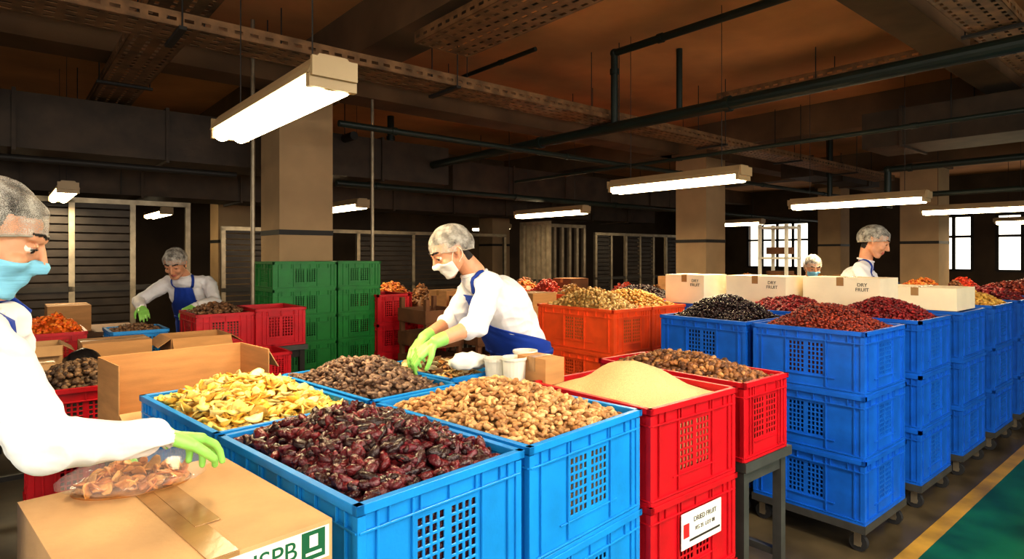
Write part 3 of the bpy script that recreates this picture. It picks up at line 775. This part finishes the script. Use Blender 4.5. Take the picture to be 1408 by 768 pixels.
def person(name,P,voxel=.005,mask=None,rolled=False,hs=1.0,slk=1.0,brow=1.0,wrap=(84,96)):
    F=Fig(); V=Vector
    pel,ch,nk,hd=[V(P[k]) for k in('pelvis','chest','neck','head')]
    lat=V(P['lat']).normalized()
    root=empty(name,(0,0,0))
    fw=V(P['look']).normalized(); rt=fw.cross(V((0,0,1))).normalized()
    up=rt.cross(fw).normalized()
    HM=Matrix((( rt.x,fw.x,up.x,hd.x),(rt.y,fw.y,up.y,hd.y),(rt.z,fw.z,up.z,hd.z),(0,0,0,1)))
    R3=HM.to_3x3()
    h=lambda x,y,z:HM@V((x*hs,y*hs,z*hs))
    e=lambda c,r,reg:F.ell(h(*c),[q*hs for q in r],R3,reg)
    e((0,-.018,.034),(.075,.095,.086),'skin'); e((0,.024,-.012),(.061,.064,.086),'skin')
    for s in(-1,1):
        F.cone(h(s*.046,.005,-.052),h(s*.014,.060,-.090),.022*hs,.020*hs,'skin')
        e((s*.036,.062,-.022),(.024,.022,.022),'skin')
        F.cone(h(s*.012,.083,.033),h(s*.044,.068,.034),.0085,.009,'skin')
        for (a0,a1) in(((.013,.0895,.041),(.030,.0855,.047)),((.030,.0855,.047),(.050,.070,.043))): F.cone(h(s*a0[0],*a0[1:]),h(s*a1[0],*a1[1:]),.0048*brow,.004*brow,'brow')
        F.cone(h(s*.010,.098,-.028),h(s*.007,.101,-.026),.0075,.0075,'skin')
        F.cone(h(s*.076,.004,-.028),h(s*.079,-.002,-.012),.007,.006,'skin')
        F.cone(h(s*.079,-.002,-.012),h(s*.083,-.020,.012),.006,.007,'skin')
        F.cone(h(s*.083,-.020,.012),h(s*.080,-.006,.024),.007,.006,'skin')
        e((s*.074,-.006,.0),(.006,.014,.022),'skin')
        F.cone(h(s*.020,.0835,.016),h(s*.032,.0845,.0195),.0032,.0036,'skin'); F.cone(h(s*.032,.0845,.0195),h(s*.044,.0775,.015),.0036,.0032,'skin')
        F.cone(h(s*.022,.082,.004),h(s*.042,.0765,.004),.003,.003,'skin')
    F.cone(h(0,.085,.024),h(0,.098,.002),.0065,.008,'skin'); F.cone(h(0,.098,.002),h(0,.110,-.022),.008,.0095,'skin')
    F.cone(h(0,.068,-.093),h(0,.055,-.09),.017,.02,'skin')
    F.cone(h(-.017,.082,-.052),h(0,.090,-.049),.0045,.006,'lips');F.cone(h(.017,.082,-.052),h(0,.090,-.049),.0045,.006,'lips')
    F.cone(h(-.014,.082,-.060),h(.014,.082,-.060),.006,.006,'lips'); F.cone(h(-.006,.086,-.061),h(.006,.086,-.061),.0065,.0065,'lips')
    F.cone(h(0,.07,-.045),h(0,.066,-.075),.022,.02,'skin')
    F.cone(h(0,-.03,-.05),nk+V((0,0,.01)),.050,.055,'skin')
    for s in(-1,1):
        F.cone(pel+lat*s*.065,ch+lat*s*.072,.112*slk,.110*slk,'torso')
        F.cone(pel+lat*s*.075-V((0,0,.06)),pel+lat*s*.08,.10,.11*slk,'torso')
    F.cone(pel,ch,.115*slk,.122*slk,'torso'); F.cone(ch,nk-V((0,0,.035)),.118*slk,.062,'torso')
    for s,k in((1,'R'),(-1,'L')):
        sh,el,wr=[V(q) for q in P['arm'+k]]
        F.cone(nk-V((0,0,.045)),sh,.060,.060,'torso'); F.cone(ch+lat*s*.07,sh,.102*slk,.060,'torso')
        F.cone(sh,el,.060*slk,.048*slk,'sleeve'); F.folds.append((el,.09)); F.folds.append((sh,.11))
        if rolled:
            m=el.lerp(wr,.22); F.cone(el,m,.049,.050,'sleeve'); F.cone(m,wr,.038,.027,'skin'); F.cone(el.lerp(wr,.82),wr,.031,.028,'glove')
        else:
            m=el.lerp(wr,.93); F.cone(el,m,.049*slk,.036,'sleeve'); F.cone(m,el.lerp(wr,.96),.038,.037,'sleeve'); F.cone(el.lerp(wr,.8),wr,.028,.026,'glove'); F.folds.append((wr,.07))
        hd_,pn,cu=P['hand'+k]
        F.cone(wr,wr+V(hd_).normalized()*.015,.026,.024,'glove')
        hand(F,wr,hd_,pn,P.get('th'+k,1),cu)
        hip=pel+lat*s*.09-V((0,0,.08)); knx=V((hip.x+fw.x*.02,hip.y+fw.y*.02,.50)); an=V((hip.x-fw.x*.02,hip.y-fw.y*.02,.09))
        F.cone(hip,knx,.098,.066,'trouser'); F.cone(knx,an,.064,.044,'trouser')
        f2=V((fw.x,fw.y,0)).normalized()
        F.cone(V((an.x,an.y,.045)),V((an.x,an.y,.04))+f2*.15,.043,.036,'shoe')
    F.folds.append((pel.lerp(ch,.35),.16))
    F.build('body',voxel,root,HM,hs)
    b=MB(); Vi,Fi=ICO[2]; fi=[tuple(int(i) for i in q) for q in Fi]
    for s in(-1,1):
        c=h(s*.0315,.0712,.0115); b.add([V(v)*.0120*hs+c for v in Vi],fi,M_eye)
        b.add([V(v)*.0066*hs+c+(fw*.0072-up*.003)*hs for v in Vi],fi,M_iris)
        lid=c+(up*.0008)*hs; 
        b.add([V(v)*.0130*hs+lid for v in Vi],[q for q in fi if all((V(Vi[i]).dot((up+fw*.25).normalized())>.02) for i in q)],M_skin)
        tube('eyelashes',[h(s*.020,.0845,.0115),h(s*.028,.0870,.0140),h(s*.036,.0860,.0140),h(s*.045,.079,.010)],.0013*hs,M_hair,root)
    b.obj('eyes',parent=root,smooth=True)
    seg,rg=96,26; vs=[];fs=[]
    ax=V((0,-.50,1)).normalized(); fy=V((0,1,.50)).normalized(); c0=V((0,-.018,.012))
    for i in range(rg+1):
        ph=math.radians(98)*i/rg
        for j in range(seg):
            th=6.283185*j/seg; pk=max(0,(i/rg-.75)/.25)
            nn=V((math.cos(th)*math.sin(ph),math.sin(th)*math.sin(ph),math.cos(ph)))
            rip=1+.035*pk*math.sin(th*22)+.06*noise.noise(nn*2.6)+.026*noise.noise(nn*8)
            x=.092*math.sin(ph)*math.cos(th)*rip*(1-.09*pk); y=.116*math.sin(ph)*math.sin(th)*rip*(1-.09*pk); z=.114*math.cos(ph)*rip
            vs.append(h(*(c0+V((1,0,0))*x+fy*y+ax*z)))
    for i in range(rg):
        for j in range(seg):
            k=(j+1)%seg; fs.append((i*seg+j,i*seg+k,(i+1)*seg+k,(i+1)*seg+j))
    b=MB(); b.add(vs,fs,M_net); b.obj('hairnet',parent=root,smooth=True)
    tube('hairnet_elastic',vs[-seg:],.0026*hs,mat('hairnet_band',(170,160,146),.8),root,cyc=True)
    if mask:
        vs=[];fs=[];nu,nv=24,14
        for j in range(nv):
            for i in range(nu):
                t=math.radians(-72+144*i/(nu-1)); ct=math.cos(t); z=-.106+(.080+.022*ct**3)*j/(nv-1)+.012*(1-ct)*(1-j/(nv-1))
                o=h(.16*math.sin(t),.02+.18*math.cos(t),z); tg=h(0,.01,z*.9-.004); dd=(tg-o).normalized()
                hit=F.bvh_h.ray_cast(o,dd,.4)
                p=hit[0] if hit[0] is not None else o+dd*.08
                vs.append(p-dd*(.003+.002*ct+.0015*math.sin(z*420)))
        arr=[v.copy() for v in vs]
        for _ in range(3):
            for j in range(1,nv-1):
                for i in range(1,nu-1):
                    k=j*nu+i; av=(vs[k-1]+vs[k+1]+vs[k-nu]+vs[k+nu])/4; c_=h(0,0,-.04)
                    if (av-c_).length>(vs[k]-c_).length: arr[k]=av
            vs=[v.copy() for v in arr]
        for j in range(nv-1):
            for i in range(nu-1):
                k=j*nu+i; fs.append((k,k+1,k+nu+1,k+nu))
        b=MB(); b.add(vs,fs,M_mask if mask=='blue' else M_maskw); mo=b.obj('face_mask',parent=root,smooth=True)
        so=mo.modifiers.new('s','SOLIDIFY'); so.thickness=.0015; so.offset=1
        for s,i in((-1,0),(1,nu-1)):
            a_=vs[i]; c_=vs[(nv-1)*nu+i]
            tube('ear_loop',[a_,h(s*.070,.015,-.045),h(s*.082,-.012,-.035),h(s*.090,-.024,-.005),h(s*.086,-.014,.024),h(s*.078,.012,.012),h(s*.072,.03,-.008),c_],.0016,M_white,root,kind='NURBS')
    front=lat.cross(V((0,0,-1)))
    f2=V((P['look'][0],P['look'][1],0)).normalized()
    if front.dot(f2)<0: front=-front
    sp=(ch-pel); rows=[]; N_=24
    for k in range(N_+1):
        t=k/N_
        if t<.45: z=t/.45; a=pel+V((0,0,-.50))*(1-z); wd=wrap[0]
        else: z=(t-.45)/.55; a=pel.lerp(ch+sp*.15,z); q=min(1,max(0,(z-.25)/.35)); wd=wrap[1]*(1-q)+34*q
        rows.append((a,wd))
    nu=33; Rg=[]
    for a,wd in rows:
        r_=[]
        for i in range(nu):
            t=math.radians(-wd+2*wd*i/(nu-1)); dd=front*math.cos(t)+lat*math.sin(t)
            hit=F.bvh_t.ray_cast(a+dd*.6,-dd,.6)
            r_.append((a-hit[0]).length if hit[0] is not None else .15)
        Rg.append(r_)
    Rg=np.array(Rg)
    for _ in range(3):
        Q=Rg.copy(); Q[1:-1]=np.maximum(Rg[1:-1],(Rg[:-2]+Rg[2:])/2); Q[:,1:-1]=np.maximum(Q[:,1:-1],(Q[:,:-2]+Q[:,2:])/2); Rg=Q
    vs=[];fs=[]
    for (a,wd),r_ in zip(rows,Rg):
        for i in range(nu):
            t=math.radians(-wd+2*wd*i/(nu-1)); dd=front*math.cos(t)+lat*math.sin(t); vs.append(a+dd*(r_[i]+.010+.005*noise.noise((a+dd*.3)*18)))
    for k in range(N_):
        for i in range(nu-1): q=k*nu+i; fs.append((q,q+1,q+nu+1,q+nu))
    b=MB(); b.add(vs,fs,M_apron); ao=b.obj('apron',parent=root,smooth=True); so=ao.modifiers.new('s','SOLIDIFY'); so.thickness=.003; so.offset=1
    def ribbon(nm,pts,nrm,w):
        vs=[];fs=[]
        for i,p in enumerate(pts):
            d=(pts[min(i+1,len(pts)-1)]-pts[max(i-1,0)]).normalized(); sd=d.cross(nrm[i]).normalized(); vs+= [p-sd*w,p+sd*w]
        for i in range(len(pts)-1): fs.append((2*i,2*i+1,2*i+3,2*i+2))
        b=MB(); b.add(vs,fs,M_apron); o=b.obj(nm,parent=root,smooth=True); q=o.modifiers.new('s','SOLIDIFY'); q.thickness=.003; q.offset=0
    for s,i in((-1,0),(1,nu-1)):
        top=vs[N_*nu+i]; tgt=nk+lat*s*.075; back=nk-front*.09+lat*s*.02-V((0,0,.03))
        pts=[];nrm=[]; cen=ch.lerp(nk,.35)
        path=[top.lerp(tgt,q/6) for q in range(7)]+[tgt.lerp(back,q/4) for q in range(1,5)]
        for q in path:
            dd=(q-cen).normalized(); hit=F.bvh_t.ray_cast(cen+dd*.5,-dd,.5)
            if hit[0] is not None: pts.append(hit[0]+dd*.006); nrm.append(dd)
        if len(pts)>2: ribbon('apron_strap',pts,nrm,.011)
    pts=[];nrm=[]; aw=rows[int(.45*N_)+2][0]
    for i in range(37):
        t=6.283185*i/36; dd=front*math.cos(t)+lat*math.sin(t); hit=F.bvh_t.ray_cast(aw+dd*.6,-dd,.6)
        pts.append((hit[0] if hit[0] is not None else aw+dd*.14)+dd*.014); nrm.append(dd)
    ribbon('apron_tie',pts,nrm,.012)
    tube('collar',[nk+V((0,0,.004))+(lat*math.cos(q)*.058+front*math.sin(q)*.060)+V((0,0,-.016*math.sin(q))) for q in [6.283185*i/24 for i in range(24)]],.009,M_shirt,root,cyc=True)
    return root
person('woman_worker',dict(pelvis=(-1.25,1.20,.99),chest=(-1.20,1.26,1.27),neck=(-1.165,1.30,1.435),head=(-1.135,1.325,1.585),
  look=(.80,.46,-.42),lat=(.6,-.8,0),
  armR=((-1.0,1.15,1.375),(-.83,1.09,1.215),(-.742,1.285,1.165)),armL=((-1.20,1.43,1.38),(-1.21,1.50,1.14),(-1.08,1.50,1.09)),
  handR=((.30,.85,-.25),(.1,.1,-1),.55),handL=((.8,.5,-.3),(0,0,-1),.5),thR=-1,thL=1),voxel=.0036,mask='blue',brow=.7,hs=1.06)
person('man_worker',dict(pelvis=(.05,3.22,1.03),chest=(-.065,3.06,1.31),neck=(-.185,2.985,1.455),head=(-.295,2.93,1.565),
  look=(-.80,-.42,-.62),lat=(-.35,.93,0),
  armL=((-.11,2.87,1.405),(-.155,2.74,1.235),(-.325,2.60,1.18)),armR=((-.19,3.13,1.40),(-.29,3.02,1.23),(-.41,2.84,1.165)),
  handL=((-.75,-.1,-.55),(.2,.4,-.8),.6),handR=((-.3,-.8,-.5),(.3,0,-.8),.6),thL=1,thR=-1),voxel=.0038,mask='white',rolled=True,slk=1.14,wrap=(135,140))
person('man_worker',dict(pelvis=(-2.93,5.72,.96),chest=(-2.91,5.55,1.22),neck=(-2.91,5.42,1.36),head=(-2.925,5.31,1.47),
  look=(.15,-.85,-.55),lat=(-1,0,0),
  armR=((-3.09,5.50,1.30),(-3.27,5.36,1.14),(-3.10,5.12,1.11)),armL=((-2.73,5.50,1.30),(-2.60,5.36,1.14),(-2.66,5.10,1.12)),
  handR=((.5,-.6,-.3),(.2,0,-1),.5),handL=((-.2,-.8,-.3),(-.2,0,-1),.5),thR=-1,thL=1),voxel=.006,slk=1.08,hs=1.08)
person('woman_worker',dict(pelvis=(2.97,5.40,1.0),chest=(3.02,5.36,1.32),neck=(3.07,5.31,1.50),head=(3.115,5.25,1.66),
  look=(.72,-.50,-.42),lat=(-.5,-.85,0),
  armR=((2.94,5.17,1.42),(2.97,5.02,1.17),(3.15,4.96,1.22)),armL=((3.16,5.48,1.42),(3.28,5.40,1.18),(3.30,5.16,1.22)),
  handR=((.7,-.2,-.3),(0,0,-1),.5),handL=((.2,-.8,-.3),(0,0,-1),.5),thR=-1,thL=1),voxel=.006,slk=1.1,hs=1.12)
person('woman_worker',dict(pelvis=(3.62,7.65,.92),chest=(3.56,7.42,1.13),neck=(3.53,7.24,1.28),head=(3.50,7.12,1.41),
  look=(-.1,-.85,-.45),lat=(-1,0,0),
  armR=((3.38,7.37,1.22),(3.25,7.2,1.02),(3.36,6.98,.98)),armL=((3.73,7.37,1.22),(3.85,7.2,1.02),(3.72,6.98,.98)),
  handR=((.2,-.8,-.3),(0,0,-1),.5),handL=((-.2,-.8,-.3),(0,0,-1),.5),thR=-1,thL=1),voxel=.007,mask='blue',hs=1.1)

# ================================================================ WORLD, CAMERA
w=bpy.data.worlds.new('World'); scene.world=w; w.use_nodes=True
bg=w.node_tree.nodes['Background']; bg.inputs[0].default_value=(1,.93,.8,1); bg.inputs[1].default_value=2.0
cam=bpy.data.cameras.new('Camera'); co=bpy.data.objects.new('Camera',cam); COL.objects.link(co)
co.location=(0,0,1.55); co.rotation_euler=(math.pi/2,0,0)
cam.sensor_width=36; cam.lens=841/1408*36; cam.shift_y=-34/1408; cam.clip_start=.05
scene.camera=co
scene.view_settings.view_transform='Standard'
scene.view_settings.look='None'
scene.view_settings.exposure=0.36
scene.view_settings.gamma=0.86
